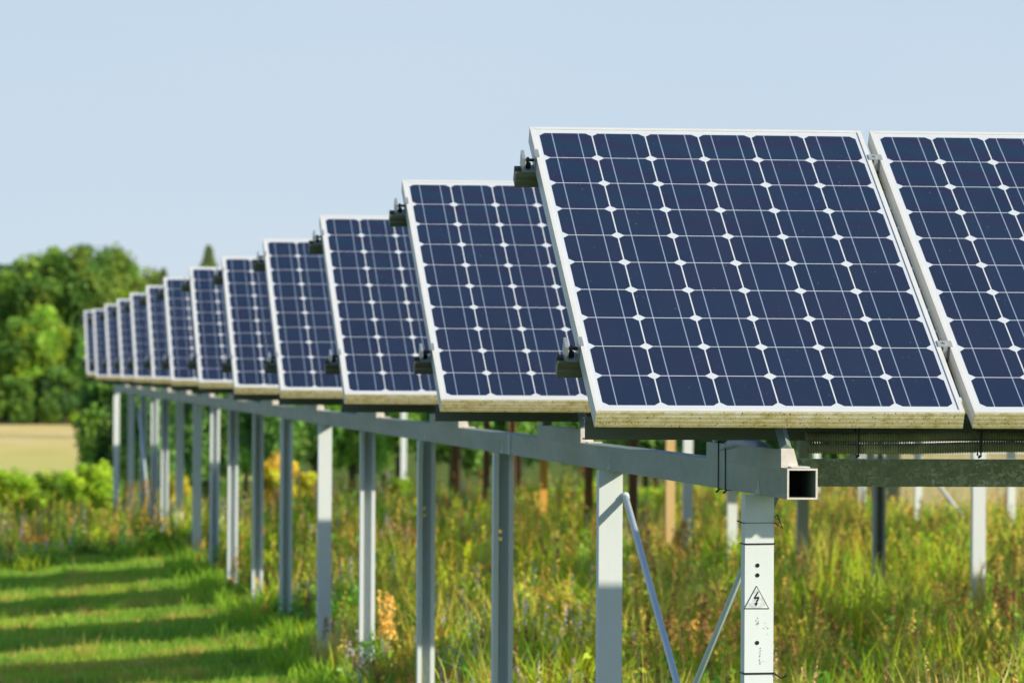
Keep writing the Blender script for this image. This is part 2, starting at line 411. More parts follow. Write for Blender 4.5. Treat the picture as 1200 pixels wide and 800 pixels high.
# mounting rails in panel space: profile with a slot on top
def rail_profile(v):
    a, h, z = .023, .046, -PT-.0015
    return [(v-a,z),(v-.010,z),(v-.010,z-.014),(v+.010,z-.014),(v+.010,z),(v+a,z),(v+a,z-.014),(v+a-.004,z-.017),(v+a-.004,z-.024),(v+a,z-.027),(v+a,z-h),(v-a,z-h),(v-a,z-.027),(v-a+.004,z-.024),(v-a+.004,z-.017),(v-a,z-.014)]
rail_me = {}; endc_me = {}; midc_me = {}; bolt_me = {}
for nm, v in (('lower', .365), ('upper', 1.475)):
    b = MB(); b.prism(rail_profile(v), -.058, PER*PITCH+.05, 'x'); rail_me[nm] = b.mesh('rail_profile', M['rail'])
    b = MB()
    b.box(-.034, -.0005, v-.020, v+.020, -PT-.001, -PT+.004)         # foot on the rail
    b.box(-.0048, -.0008, v-.022, v+.022, -PT+.0041, .0044)           # plate against the frame
    b.box(-.0006, .0085, v-.022, v+.022, .0006, .0044)                # lip over the frame face
    b.box(-.040, -.031, v-.018, v+.036, -PT-.001, -.006)               # upright cheek plate
    endc_me[nm] = b.mesh('end_clamp', M['clamp'])
    b = MB(); b.tube([(-.0305, v, -.020), (-.005, v, -.020)], .005, 8); b.tube([(-.026, v, -.020), (-.019, v, -.020)], .009, 6)
    b.tube([(-.02, v, -.046), (-.02, v, -.030)], .008, 6)
    bolt_me[nm] = b.mesh('bolt', M['black'])
    b = MB(); g = PITCH-PW
    b.box(-.007, g+.007, v-.015, v+.015, .0006, .0032); b.box(g*.3, g*.7, v-.018, v+.018, -PT, .0003)
    b.tube([(g*.5, v, .0034), (g*.5, v, .0070)], .006, 6)
    midc_me[nm] = b.mesh('mid_clamp', M['post_grey'])
for i in range(ROWS):
    for nm in ('lower', 'upper'):
        e = empty('mounting_rail', (DX[i], i*SROW, ZLOW+DZ[i]), (TILT, 0, 0))
        tag(e, '%s mounting rail, dark stub sticking out left, %s' % (nm, rowname(i)), 'mounting rail', 'rails under the panels')
        o = bpy.data.objects.new('rail_profile', rail_me[nm]); COL.objects.link(o); o.parent = e
        c = bpy.data.objects.new('end_clamp', endc_me[nm]); COL.objects.link(c); c.parent = e
        o = bpy.data.objects.new('bolt', bolt_me[nm]); COL.objects.link(o); o.parent = c
        for k in range(1, PER if i == 0 else 3):
            o = bpy.data.objects.new('mid_clamp', midc_me[nm]); COL.objects.link(o); o.parent = e; o.location = (k*PITCH-(PITCH-PW), 0, 0)

# purlins: dark C section along each row on the bracket legs
pp = [(.29,1.560),(.345,1.560),(.345,1.564),(.294,1.564),(.294,1.616),(.345,1.616),(.345,1.620),(.29,1.620)]
b = MB(); b.prism(pp, .012, PER*PITCH, 'x'); purl_me = b.mesh('purlin', M['purlin'])
for i in range(ROWS):
    o = bpy.data.objects.new('purlin', purl_me); COL.objects.link(o); o.location = (DX[i], i*SROW, DZ[i])
    tag(o, 'dark steel purlin running under the panels of the '+rowname(i), 'purlin', 'purlins under the panel rows')

# ------------------------------------------------------------------ long support beams with row brackets
BX, BZ0, BZ1 = .534, 1.4118, 1.4918
def bracket(parent, y, x):
    z = BZ1+.0015
    b = MB()                                                    # channel lying on the beam, front end cut on a slant
    b.prism([(-.040,z),(.040,z),(.040,z+.008),(-.032,z+.008),(-.032,z+.046),(-.040,z+.046)], 0, 0, 'y') if False else None
    L = 1.22
    b.box(-.0407, -.036, .012, L, z-.006, z+.047); b.box(-.0358, .030, .012, L, z, z+.004)
    b.box(-.0358, -.012, .012, L, z+.0432, z+.047)
    o = b.build('row_bracket', M['beam'], parent); o.location = (x, y, 0)
    b = MB(); b.v += [(-.041,.004,z-.0005),(.006,.004,z-.0005),(-.008,.004,z+.050),(-.041,.004,z+.050),(-.041,.0115,z-.0005),(.006,.0115,z-.0005),(-.008,.0115,z+.050),(-.041,.0115,z+.050)]
    for q in ((0,1,2,3),(7,6,5,4),(0,4,5,1),(1,5,6,2),(2,6,7,3),(3,7,4,0)): b.face(q)
    b.box(-.020, .030, -.030, .0035, z-.0008, z+.003)
    b.build('end_plate', M['raw_edge'], o)
    b = MB(); b.box(-.036, .000, 1.10, 1.145, z+.0475, 2.145); b.build('rear_leg', M['beam'], o)
    b = MB()
    P0 = Vector((-.018, .06, z+.048)); P1 = Vector((-.018, .315, 1.70)); 
    b.tube([P0, P1], .016, 4); b.build('front_leg', M['beam'], o)
    b = MB(); b.tube([(-.030, 1.09, z+.049), (-.030, .42, 1.79)], .009, 6); b.build('diagonal_brace', M['beam'], o)
    return o
def beam(x, y0, y1, label):
    e = empty('support_beam', (x, y0, BZ0)); tag(e, label, 'support beam', 'long beams under the panel rows')
    b = MB(); h = .040; k = .0045
    out = [(-h,0),(h,0),(h,.08),(-h,.08)]; L = y1-y0
    b.box(-h, -h+k, 0, L, 0, .08); b.box(h-k, h, 0, L, 0, .08)
    b.box(-h+k, h-k, .0, L, 0, k); b.box(-h+k, h-k, .0, L, .08-k, .08)
    b.build('box_tube', M['beam'], e)
    b = MB()                                                    # bright sawn rim at the open end
    b.box(-h-.0006, -h+k, -.002, -.0003, -.0006, .0806); b.box(h-k, h+.0006, -.002, -.0003, -.0006, .0806)
    b.box(-h+k+.0002, h-k-.0002, -.002, -.0003, -.0006, k); b.box(-h+k+.0002, h-k-.0002, -.002, -.0003, .08-k, .0806)
    o = b.build('sawn_rim', M['raw_edge'], e)
    b = MB(); b.box(-h+k+.0003, h-k-.0003, .25, .26, k+.0003, .08-k-.0003); b.build('inner_plug', M['inside'], e)
    return e
Y_END = 51.2
b1 = beam(BX, -.10, Y_END, 'long grey box beam with open square end, carrying the left ends of the rows')
b2 = beam(BX+4*PITCH, -.10, Y_END, 'second long box beam, right of the near one, hidden under the panels')
b3 = beam(BX+8*PITCH, 20., Y_END, 'third long box beam under the far right panels')
for e, xx in ((b1, BX), (b2, BX+4*PITCH), (b3, BX+8*PITCH)):
    for i in range(ROWS):
        if e is b3 and i < 6: continue
        o = bracket(e, 0, 0)
        o.matrix_parent_inverse = Matrix.Identity(4)
        o.location = (0, i*SROW-.02-e.location.y, -BZ0)
# splice and weld bands on the near beam
b = MB()
for y in (6.02, 17.4, 28.9):
    b.box(-.0425, -.0404, y, y+.085, -.001, .081)
sp = b.build('splice_band', M['post_grey'], b1); sp['label'] = 'paler weld band around the beam'
b = MB()
for y in (.40, 3.26, 6.27, 9.28, 12.35, 15.2):
    q = len(b.v)
    b.v += [(-.0408, y, .0005), (-.0408, y+.10, .0005), (-.0408, y+.055, .018), (-.0408, y+.03, .045)]
    b.face((q, q+1, q+2, q+3)[::-1])
b.build('weld_mark', M['post_grey'], b1)

# cross beam to the right of the near beam end
b = MB()
b.prism([(1.20,BZ0),(1.26,BZ0),(1.26,BZ0+.004),(1.204,BZ0+.004),(1.204,BZ1-.004),(1.26,BZ1-.004),(1.26,BZ1),(1.20,BZ1)], BX+.042, BX+4*PITCH-.042, 'x')
tag(b.build('cross_beam', M['spangle'], bevel=.0015), 'mottled green grey galvanised cross beam running right below the conduits', 'cross beam')

# ------------------------------------------------------------------ conduits
def conduit(z, y, x0, x1, seed, label):
    r0 = random.Random(seed); b = MB(); pts = []; rad = []; x = x0; pitch = .0068
    ph = r0.uniform(0, 6)
    n = int((x1-x0)/pitch)
    for i in range(n):
        zz = z + .0032*math.sin(x*5.1+1.2)+.0012*math.sin(x*13+ph)
        for o_, rr in ((0, .0160), (.0026, .0160), (.0038, .0125), (.0056, .0125)):
            pts.append((x+o_, y, zz)); rad.append(rr)
        x += pitch
    b.tube(pts, rad, 10, caps=True)
    return tag(b.build('cable_conduit', M['conduit'], smooth=False), label, 'conduit', 'corrugated conduits under the front row')
conduit(1.5735, .205, .600, 3.2, 1, 'upper dark corrugated cable conduit running under the front panels')
conduit(1.5430, .200, .606, 3.2, 2, 'lower dark corrugated cable conduit running under the front panels')
b = MB()
b.tube([(.51, 1.02, 1.515), (.512, .85, 1.535), (.515, .66, 1.543), (.52,.46,1.535), (.53, .30, 1.512)], [.016,.022,.024,.022,.014], 12)
tag(b.build('cable_bundle', M['cable'], smooth=True), 'blue grey cable bulge lying on the beam bracket at the beam end', 'cable')

# ------------------------------------------------------------------ posts
def post_mesh(kind, h, w=.080, dp=.062, k=.005):
    """channel section; 'closed' shows its web to the front, 'open' shows its flange edges"""
    b = MB(); a = w/2
    if kind == 'closed':
        b.box(-a, a, 0, k, 0, h); b.box(-a, -a+k, k+.0002, dp, 0, h); b.box(a-k, a, k+.0002, dp, 0, h)
    else:
        y0 = dp-k
        hs = sorted([h-.315, h-.345])
        if kind == 'open_holes':
            z0 = 0
            for z in hs:
                b.box(-a, a, y0, dp, z0, z-.007); b.box(-a, -.012, y0, dp, z-.007, z+.007); b.box(.002, a, y0, dp, z-.007, z+.007); z0 = z+.007
            b.box(-a, a, y0, dp, z0, h)
        else:
            b.box(-a, a, y0, dp, 0, h)
        for s in (-1, 1):
            x0, x1 = (-a, -a+k) if s < 0 else (a-k, a)
            b.box(x0, x1, 0, y0-.0002, 0, h)
            lx0, lx1 = (-a, -a+.020) if s < 0 else (a-.020, a)
            b.box(lx0, lx1, -.004, -.0002, 0, h)                # returned lips, flange edges seen from the front
    return b
def post(x, y, kind, mat, label, group, top=BZ0-.001, w=.080):
    z = gz(x, y)-.06
    o = post_mesh(kind, top-z, w).build('support_post', M[mat])
    o.location = (x, y, z)
    return tag(o, label, 'post', group)
P1 = [(.42,'closed'),(3.28,'closed'),(6.30,'open_holes'),(9.31,'open_holes'),(12.38,'open'),(15.22,'closed'),(18.40,'open'),(21.26,'open'),(24.27,'open'),(26.82,'open'),(29.64,'closed'),(32.9,'closed'),(36.1,'open'),(38.6,'open'),(41.6,'open'),(45.4,'closed'),(50.6,'closed')]
PX = .513
ON = ['nearest','second','third','fourth','fifth','sixth','seventh','eighth','ninth','tenth','eleventh','twelfth','thirteenth','fourteenth','fifteenth','sixteenth','last']
G1 = 'posts under the near beam'
for i, (y, kd) in enumerate(P1):
    lab = {0: 'nearest pale steel post with black holes and a lightning warning triangle',
           1: 'second post from the front, pale flat face, thin brace rod at its right'}.get(i)
    if lab is None:
        lab = ('flat faced' if kd == 'closed' else 'grooved channel')+' post under near beam, '+(ON[i]+' from the front' if i < 16 else 'last and farthest')
    o = post(PX, y, kd, 'post', lab, G1)
    if i == 0: p0 = o
P2 = [(15.67,'closed','post','pale flat post with shaded foot at the right edge, in the second line'),
      (18.72,'open_holes','post_grey','dark grooved post with two bright holes below the cross beam'),
      (21.54,'closed','post_grey','grey post with bright foot just right of the open beam end'),
      (24.66,'closed','post','cream coloured post just left of the nearest post, behind it'),
      (26.93,'closed','post','thin white post left of the cream one, behind the near beam'),
      (27.9,'closed','post_tan','short pale orange post beside the thin white post, behind the near beam'),
      (30.12,'closed','post_rust','brown post right of the pale braced post, behind the near beam'),
      (33.11,'closed','post_rust','brown post left of the pale braced post, behind the near beam'),
      (36.63,'closed','post_orange','bright orange post standing alone on the green rise'),
      (39.43,'open','post_rust','post with pale top half right of a grooved post, behind the near beam'),
      (41.94,'closed','post_rust','darkest brown post before the dark trees'),
      (45.39,'closed','post_rust','reddish brown post before the dark trees, left of the darkest one'),
      (52.02,'closed','post','white post with grey foot before the green trees')]
for y, kd, mt, lab in P2:
    post(BX+4*PITCH-.02, y, kd, mt, lab, 'posts of the second line', top=BZ0-.001)
for y in (.42, 3.3, 6.3, 9.3, 12.4):
    post(BX+4*PITCH, y, 'closed', 'post', 'pale post of the second line standing beyond the right edge of the view', 'posts of the second line out of view')
for y, kd, lab in ((32.19,'closed','far thin white post nearest the right edge, before the beige shed'),(36.57,'closed','far white post with a slanting brace, before the beige shed'),
                   (39.66,'open','far paired white post just left of the dark grooved post'),(42.43,'closed','far white post just right of the open beam end')):
    post(BX+8*PITCH-.02, y, kd, 'post', lab, 'posts of the third line', w=.075)

# holes, sign, ties on the nearest post
FY = .42
def disc(b, x, z, r, y=FY-.0012, n=14):
    q = len(b.v)
    for j in range(n):
        a = 2*math.pi*j/n; b.v.append((x+math.cos(a)*r, y, z+math.sin(a)*r))
    b.face([q+j for j in range(n)])
def pz(v, y=FY): return CAMZ-(v-433.3)*((y-CAMY)*.9927+.2637)/F_PX
def px_x(u, y=FY): return at_px(u, y-CAMY)
hx = px_x(889)
for z in (pz(662), pz(673.5), pz(752.5)):
    b = MB(); disc(b, 0, 0, .0058, 0); o = b.build('bolt_hole', M['hole'], p0); o.location = (hx-PX, -.0012, z-p0.location.z)
r7 = random.Random(5)
for (u, v, sx_, sz_, n) in ((889,727,1.5,5,12),(892.5,768,.8,10,16),(899,745,3,30,8)):
    b = MB()
    for k in range(n):
        x = px_x(u+r7.uniform(-sx_, sx_))-PX; z = pz(v+r7.uniform(-sz_, sz_))-p0.location.z; a = r7.uniform(.0004, .0011); q = len(b.v)
        b.v += [(x-a,-.0009,z-a*1.6),(x+a,-.0009,z-a),(x+a*.6,-.0009,z+a*1.5),(x-a,-.0009,z+a)]; b.face((q,q+1,q+2,q+3))
    b.build('scuff_mark', M['hole'], p0)
e = empty('warning_sign', (px_x(888), FY-.0015, pz(713)))
tag(e, 'white triangle sign with black lightning bolt on the nearest post', 'warning sign')
s = .0375*0.95; hgt = .064
def tri(k): return [(-s*k, hgt*(1-k)*.36), (s*k, hgt*(1-k)*.36), (0, hgt*(1-(1-k)*.62))]
b = MB()
o_ = tri(1.0); i_ = tri(.90)
b.v += [(x, 0, z) for x, z in o_]+[(x, 0, z) for x, z in i_]
for q in ((0,1,4,3),(1,2,5,4),(2,0,3,5)): b.face(q)
b.build('black_border', M['black'], e)
b = MB(); b.v += [(x, 0, z) for x, z in i_]; b.face((0,1,2)); b.build('white_face', M['sign_white'], e)
b = MB()
Z = [[(.003,.048),(.0065,.048),(-.0035,.030),(-.008,.030)],[(-.008,.0305),(-.0045,.0268),(.0080,.0310),(.0045,.0345)],[(.0045,.0345),(.0080,.0310),(.0005,.0150),(-.0030,.0150)],[(-.0065,.0165),(.0040,.0165),(-.0015,.0075)]]
for pl in Z:
    q = len(b.v); b.v += [(x, -.0008, z) for x, z in pl]; b.face(range(q, q+len(pl)))
b.build('lightning_bolt', M['black'], e)

def tie(z, m, label, r=.0018, tail=None, x0=-.0418, x1=.0418, y0=-.0018, y1=.0645):
    b = MB()
    b.tube([(PX+x0,FY+y0,z),(PX+x1,FY+y0,z+.001),(PX+x1,FY+y1,z+.002),(PX+x0,FY+y1,z),(PX+x0,FY+y0,z)], r, 6)
    if tail: b.tube([Vector((PX, FY, z))+Vector(p) for p in tail], r*.9, 6)
    return tag(b.build('cable_tie', m), label, 'cable tie')
tie(pz(637), M['black'], 'black cable tie around the nearest post above the holes', .0021)
tie(pz(612.5), M['cable'], 'grey wire tie around the nearest post with loose ends', .0011, [(.042,-.002,0),(.062,-.02,.004),(.05,-.012,.012),(.044,-.004,.010)])
b = MB(); b.tube([(PX-.042,FY-.001,pz(613)),(PX-.060,FY-.012,pz(613)+.006),(PX-.064,FY-.014,pz(613)+.008)], [.0012,.0016,.0026], 6)
tag(b.build('wire_end', M['black']), 'short black wire end sticking out left of the nearest post', 'wire')
b = MB(); b.tube([(PX+.040,FY-.004,pz(612)),(PX+.060,FY-.02,pz(618)),(PX+.046,FY-.012,pz(602)),(PX+.041,FY-.004,pz(606))], .0016, 6)
tag(b.build('wire_loop', M['black']), 'small black wire loop at the right side of the nearest post', 'wire')
tie(pz(788.5), M['black'], 'black cable tie low on the nearest post with tail to the right', .0026, [(.042,-.002,0),(.06,-.008,-.012),(.075,-.01,-.006)])
b = MB(); q = len(b.v); b.v += [(PX+.0405, FY+.03, BZ0-.002),(PX+.064, FY+.03, BZ0-.002),(PX+.0405, FY+.03, BZ0-.052),(PX+.0405, FY+.034, BZ0-.002),(PX+.064, FY+.034, BZ0-.002),(PX+.0405, FY+.034, BZ0-.052)]
for fc in ((0,2,1),(3,4,5),(0,1,4,3),(1,2,5,4),(2,0,3,5)): b.face(fc)
tag(b.build('gusset_plate', M['cable']), 'small grey perforated gusset under the beam right of the nearest post', 'gusset')
b = MB()
for dy, lab in ((.98, ''), (.86, '')):
    y = dy; b.tube([(BX-.0425,y,BZ0-.002),(BX-.0425,y,BZ1+.050),(BX+.01,y,BZ1+.050),(BX+.0425,y,BZ1+.003),(BX+.0425,y,BZ0-.002),(BX-.0425,y,BZ0-.002)], .0019, 6)
    b.tube([(BX-.042,y-.01,BZ0-.004),(BX-.050,y-.014,BZ0-.010)], .003, 6)
    tag(b.build('cable_tie', M['black']), 'black cable tie around near beam and bracket, '+('left' if dy > .9 else 'right')+' of the two', 'cable tie'); b = MB()
for x, lab in ((.74,'near the beam end'),(1.075,'halfway along the view'),(1.39,'below the gap between panels')):
    b.tube([(x,.180,1.596),(x,.180,1.522),(x,.222,1.522),(x,.226,1.594),(x,.180,1.596)], .0022, 6); b.tube([(x,.178,1.522),(x-.008,.174,1.517)], .003, 6)
    tag(b.build('cable_tie', M['black']), 'black cable tie around both conduits '+lab, 'cable tie'); b = MB()

# bracing rods
def rod(a, c, r, label, g='thin brace rods'):
    b = MB(); a = Vector(a); c = Vector(c)
    b.tube([a, c], r, 10); b.tube([a-(c-a).normalized()*.012, a+(c-a).normalized()*.004], r*1.25, 10)
    return tag(b.build('brace_rod', M['brace'], smooth=True), label, 'brace rod', g)
rod((PX+.048, 3.27, 1.322), (PX+.050, .50, gz(PX,.5)-.03), .0115, 'pale brace rod slanting down right from the second post')
rod((PX-.010, .49, 1.255), (PX-.020, 3.24, gz(PX,3.2)-.03), .0098, 'greenish brace rod slanting down left behind the nearest post')
rod((PX-.050, 41.6, 1.22), (PX-.050, 38.7, .1), .014, 'far brace rod between the crowded posts at the left end')
rod((BX+8*PITCH-.05, 38.6, 1.35), (BX+8*PITCH+.02, 34.6, .25), .020, 'far pale brace rod slanting down before the beige shed')

# ------------------------------------------------------------------ vegetation primitives
def blade(mb, x, y, z, h, w, ax, lean, c0, c1, seg=2, fa=None):
    """a curved tapering blade"""
    ca, sa = math.cos(ax), math.sin(ax)
    fa = ax+1.57 if fa is None else fa
    dx, dy = math.cos(fa)*w*.5, math.sin(fa)*w*.5
    q = len(mb.v)
    for s in range(seg):
        t = s/seg; o = lean*t*t; ww = 1-.35*t
        mb.v.append((x+ca*o-dx*ww, y+sa*o-dy*ww, z+h*t)); mb.v.append((x+ca*o+dx*ww, y+sa*o+dy*ww, z+h*t))
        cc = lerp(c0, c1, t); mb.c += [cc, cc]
    mb.v.append((x+ca*lean, y+sa*lean, z+h*(1-.25*min(1, lean/max(h,.01))))); mb.c.append(c1)
    for s in range(seg-1):
        mb.face((q+2*s, q+2*s+1, q+2*s+3, q+2*s+2))
    mb.face((q+2*seg-2, q+2*seg-1, q+2*seg))
def leafq(mb, p, r, c, rg, flat=.0):
    """a small pointed leaf at a random attitude"""
    a = rg.uniform(0, 6.283); t = rg.uniform(-1, 1)*(1-flat); s = math.sqrt(max(0, 1-t*t))
    u = (math.cos(a)*s, math.sin(a)*s, t)
    b = rg.uniform(0, 6.283); k = (math.cos(b), math.sin(b), rg.uniform(-.6, .6))
    v = (u[1]*k[2]-u[2]*k[1], u[2]*k[0]-u[0]*k[2], u[0]*k[1]-u[1]*k[0])
    n = math.sqrt(v[0]**2+v[1]**2+v[2]**2) or 1
    v = tuple(i/n*.45 for i in v)
    q = len(mb.v); x, y, z = p
    mb.v += [(x-u[0]*r, y-u[1]*r, z-u[2]*r), (x+v[0]*r, y+v[1]*r, z+v[2]*r), (x+u[0]*r, y+u[1]*r, z+u[2]*r), (x-v[0]*r, y-v[1]*r, z-v[2]*r)]
    mb.c += [c]*4; mb.face((q, q+1, q+2, q+3))
def var(c, rg, k=.25):
    f = 1+rg.uniform(-k, k); g = rg.uniform(-.12, .12)
    return (c[0]*f*(1+g), c[1]*f, c[2]*f*(1-g))
def seedstalk(mb, x, y, z, h, rg, c, stem=(.10,.11,.03), wid=.04, n=60, leaf=.011):
    ax = rg.uniform(0, 6.28); ln = h*rg.uniform(.0, .16)
    blade(mb, x, y, z, h, .006, ax, ln, stem, lerp(stem, c, .6), 2, 0)
    br = rg.randint(3, 6)
    for j in range(n):
        t = rg.uniform(.58, 1.0); o = ln*t*t
        k = rg.randint(0, br); aa = k*2.1+rg.uniform(-.3, .3); rr = wid*(1.05-t)/.45*rg.uniform(.2, 1.1)
        leafq(mb, (x+math.cos(ax)*o+math.cos(aa)*rr, y+math.sin(ax)*o+math.sin(aa)*rr, z+h*t+rg.uniform(-.01,.01)), leaf*rg.uniform(.6, 1.3), var(c, rg, .35), rg)
def spike(mb, x, y, z, h, rg, c):
    ax = rg.uniform(0, 6.28); ln = h*rg.uniform(.0, .2); st = (.10,.14,.06)
    blade(mb, x, y, z, h, .006, ax, ln, (.05,.09,.03), st, 2, 0)
    for j in range(26):
        t = rg.uniform(.62, 1.0); o = ln*t*t
        leafq(mb, (x+math.cos(ax)*o+rg.uniform(-.008,.008), y+math.sin(ax)*o+rg.uniform(-.008,.008), z+h*t), rg.uniform(.006,.011), var(c if rg.random() < .6 else (.24,.22,.16), rg, .3), rg)
    for j in range(10):
        t = rg.uniform(.1, .6)
        leafq(mb, (x+rg.uniform(-.03,.03), y+rg.uniform(-.03,.03), z+h*t), rg.uniform(.015,.03), var((.10,.15,.05), rg, .3), rg)
def leafy(mb, x, y, z, h, rg, c, leaf=.03, n=30, spread=.3):
    c = var(c, rg, .2)
    for s in range(rg.randint(2, 5)):
        ax = rg.uniform(0, 6.28); ln = h*rg.uniform(.05, spread); hh = h*rg.uniform(.6, 1.05)
        blade(mb, x, y, z, hh, .008, ax, ln, (.02,.035,.01), c, 2, 0)
        for j in range(n):
            t = rg.uniform(.08, 1.0)**.8; o = ln*t*t; r = spread*.35*h*(1.1-t)
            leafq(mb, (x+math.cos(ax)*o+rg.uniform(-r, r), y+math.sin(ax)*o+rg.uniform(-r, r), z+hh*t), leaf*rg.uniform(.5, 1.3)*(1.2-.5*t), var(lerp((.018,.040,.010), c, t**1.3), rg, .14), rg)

# ------------------------------------------------------------------ mown grass, left of the near beam
def edge_x(y): return .42+.30*(vnoise(y*.9, 4.2)-.5)+.14*(vnoise(y*3, 9)-.5)
lawn = MB(); rg = random.Random(21)
for k in range(150000):
    d = 19.5+28*rg.random()**1.15
    y = d+CAMY; x = rg.uniform(-2.3, .68)
    if x > edge_x(y): continue
    if d > 41+3*vnoise(x*2, 3): continue
    n1 = vnoise(x*2.2+40, y*1.3); n2 = vnoise(x*7, y*5)
    if vnoise(x*4+60, y*2.4+7) > .80 and rg.random() < .75: continue
    h = (.026+.035*n2*rg.random()+.02*rg.random())*(.75+1.1*vnoise(x*3.1+5, y*1.7+80)**2)*(1.9 if rg.random() < .04 else 1)
    c = lerp((.060,.145,.022), (.160,.215,.026), n1*.7+rg.random()*.3)
    if n2 > .66 and n1 > .45: c = lerp(c, (.24,.16,.05), .6)
    if rg.random() < .05: c = (.30,.27,.09)
    z = gz(x, y)-.004
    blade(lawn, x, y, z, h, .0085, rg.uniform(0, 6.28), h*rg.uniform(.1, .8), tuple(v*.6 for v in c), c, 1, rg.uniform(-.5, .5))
for k in range(430):                                    # taller tufts the mower missed
    d = rg.uniform(20, 42); y = d+CAMY; x = edge_x(y)-abs(rg.gauss(0, .10)) if rg.random() < .8 else rg.uniform(-2, .2)
    hh = rg.uniform(.10, .22) if x > -.1 else rg.uniform(.07,.13)
    for j in range(rg.randint(6, 14)):
        c = var((.12,.20,.022), rg, .25); xx = x+rg.gauss(0,.025); yy = y+rg.gauss(0,.04)
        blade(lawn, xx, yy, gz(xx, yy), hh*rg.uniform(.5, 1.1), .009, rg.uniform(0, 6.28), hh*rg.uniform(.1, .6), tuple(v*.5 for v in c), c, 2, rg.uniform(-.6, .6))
tag(lawn.build('mown_grass', M['grass']), 'short mown grass striped with panel shadows, left of the near posts', 'grass', kind='stuff')

# ------------------------------------------------------------------ tall wild meadow under and beyond the panels
mead = MB(); rg = random.Random(33)
PAL = [(.16,.19,.018), (.205,.195,.022), (.070,.130,.016), (.22,.155,.035), (.11,.160,.018), (.21,.210,.018)]
def meadow_ok(x, y, d):
    xl = at_px(-90, d); xr = at_px(1290, d)
    if not (xl < x < xr): return False
    if d < 41 and x < edge_x(y)-.03: return False
    if d < 44 and x < .3 and vnoise(x*2, 3)*3+41 > d: return False
    return True
def far_of(x, d): return sstep(40, 54, d)*sstep(1.0, 3.0, x)
def d_ok(x, d): return not (d > 66 or (d > 57 and x < at_px(560, d)) or (d > 52 and x > at_px(1035, d)))
for k in range(230000):                                  # low sward
    d = 16.5+52*rg.random()**1.5
    x = rg.uniform(at_px(-90, d), at_px(1290, d)); y = d+CAMY
    if not d_ok(x, d) or not meadow_ok(x, y, d): continue
    n1 = vnoise(x*1.5, y*.8); n2 = vnoise(x*3.7+9, y*2.3+5); fr = far_of(x, d)
    edge = sstep(0, .7, x-edge_x(y)) if d < 43 else 1
    h = (.07+.16*n1*n2+.07*rg.random())*(.5+.5*edge)*(1-.3*fr)
    c = var(lerp((.030,.080,.016), (.11,.16,.020), n2*rg.random()*1.4), rg, .2)
    if fr > 0: c = lerp(c, var((.165,.265,.022), rg, .2), .85*fr)
    blade(mead, x, y, gz(x, y)-.01, h, .009+.005*rg.random()+.007*sstep(30, 52, d), rg.uniform(0, 6.28), h*rg.uniform(.1, .75), tuple(v*.22 for v in c), c, 1 if d > 34 else 2, rg.uniform(-.7, .7))  # dark blade feet paint the shade in the gaps between clumps
KIND = [  # colour, height, blades, width, lean, spread
    ((.17,.225,.018), .38, 60, .012, .55, .11), ((.060,.135,.018), .34, 75, .012, .60, .13), ((.20,.225,.022), .42, 75, .009, .45, .12), ((.10,.175,.018), .36, 70, .012, .60, .13),
    ((.23,.205,.040), .44, 60, .007, .40, .09), ((.20,.255,.018), .32, 44, .022, .7, .10), ((.15,.205,.020), .40, 70, .010, .5, .12), ((.17,.115,.035), .42, 45, .007, .35, .09), ((.27,.235,.08), .48, 45, .006, .3, .07)]
for k in range(3200):                                    # tussocks
    d = 16.8+48*rg.random()**1.45
    x = rg.uniform(at_px(-80, d), at_px(1280, d)); y = d+CAMY
    if not d_ok(x, d) or not meadow_ok(x-.05, y, d): continue
    n1 = vnoise(x*.9+17, y*.5+4); n2 = vnoise(x*.7+70, y*.42+20); fr = far_of(x, d)
    if rg.random() < .55*fr or rg.random() > -.05+1.7*n1: continue
    ki = int(n2*6.5+rg.random()*3.2) % 9
    if ki in (7, 8) and rg.random() < .3: ki = 4
    c0, h0, nb, w0, ln, sp = KIND[ki]
    edge = .45+.55*sstep(0, .6, x-edge_x(y)) if d < 43 else .85
    h0 *= (rg.uniform(.6, 1.2) if rg.random() < .85 else 1.5)*edge*(1-.35*fr); c0 = var(c0, rg, .22)
    if fr > 0: c0 = lerp(c0, (.18,.26,.022), .5*fr)
    nb = int(nb*(1.15 if d < 30 else .8)); wf = 1 if d < 30 else 1.5
    for j in range(nb):
        xx = x+rg.gauss(0, sp); yy = y+rg.gauss(0, sp*1.2); h = h0*rg.uniform(.45, 1.1); c = var(c0, rg, .2)
        blade(mead, xx, yy, gz(xx, yy)-.01, h, w0*wf*rg.uniform(.7, 1.3), rg.uniform(0, 6.28), h*ln*rg.uniform(.2, 1.2), tuple(v*.18 for v in c), c, 3 if d < 27 else 2, rg.uniform(-.7, .7))  # roots darkened, shade inside the tussock put into the blade colour
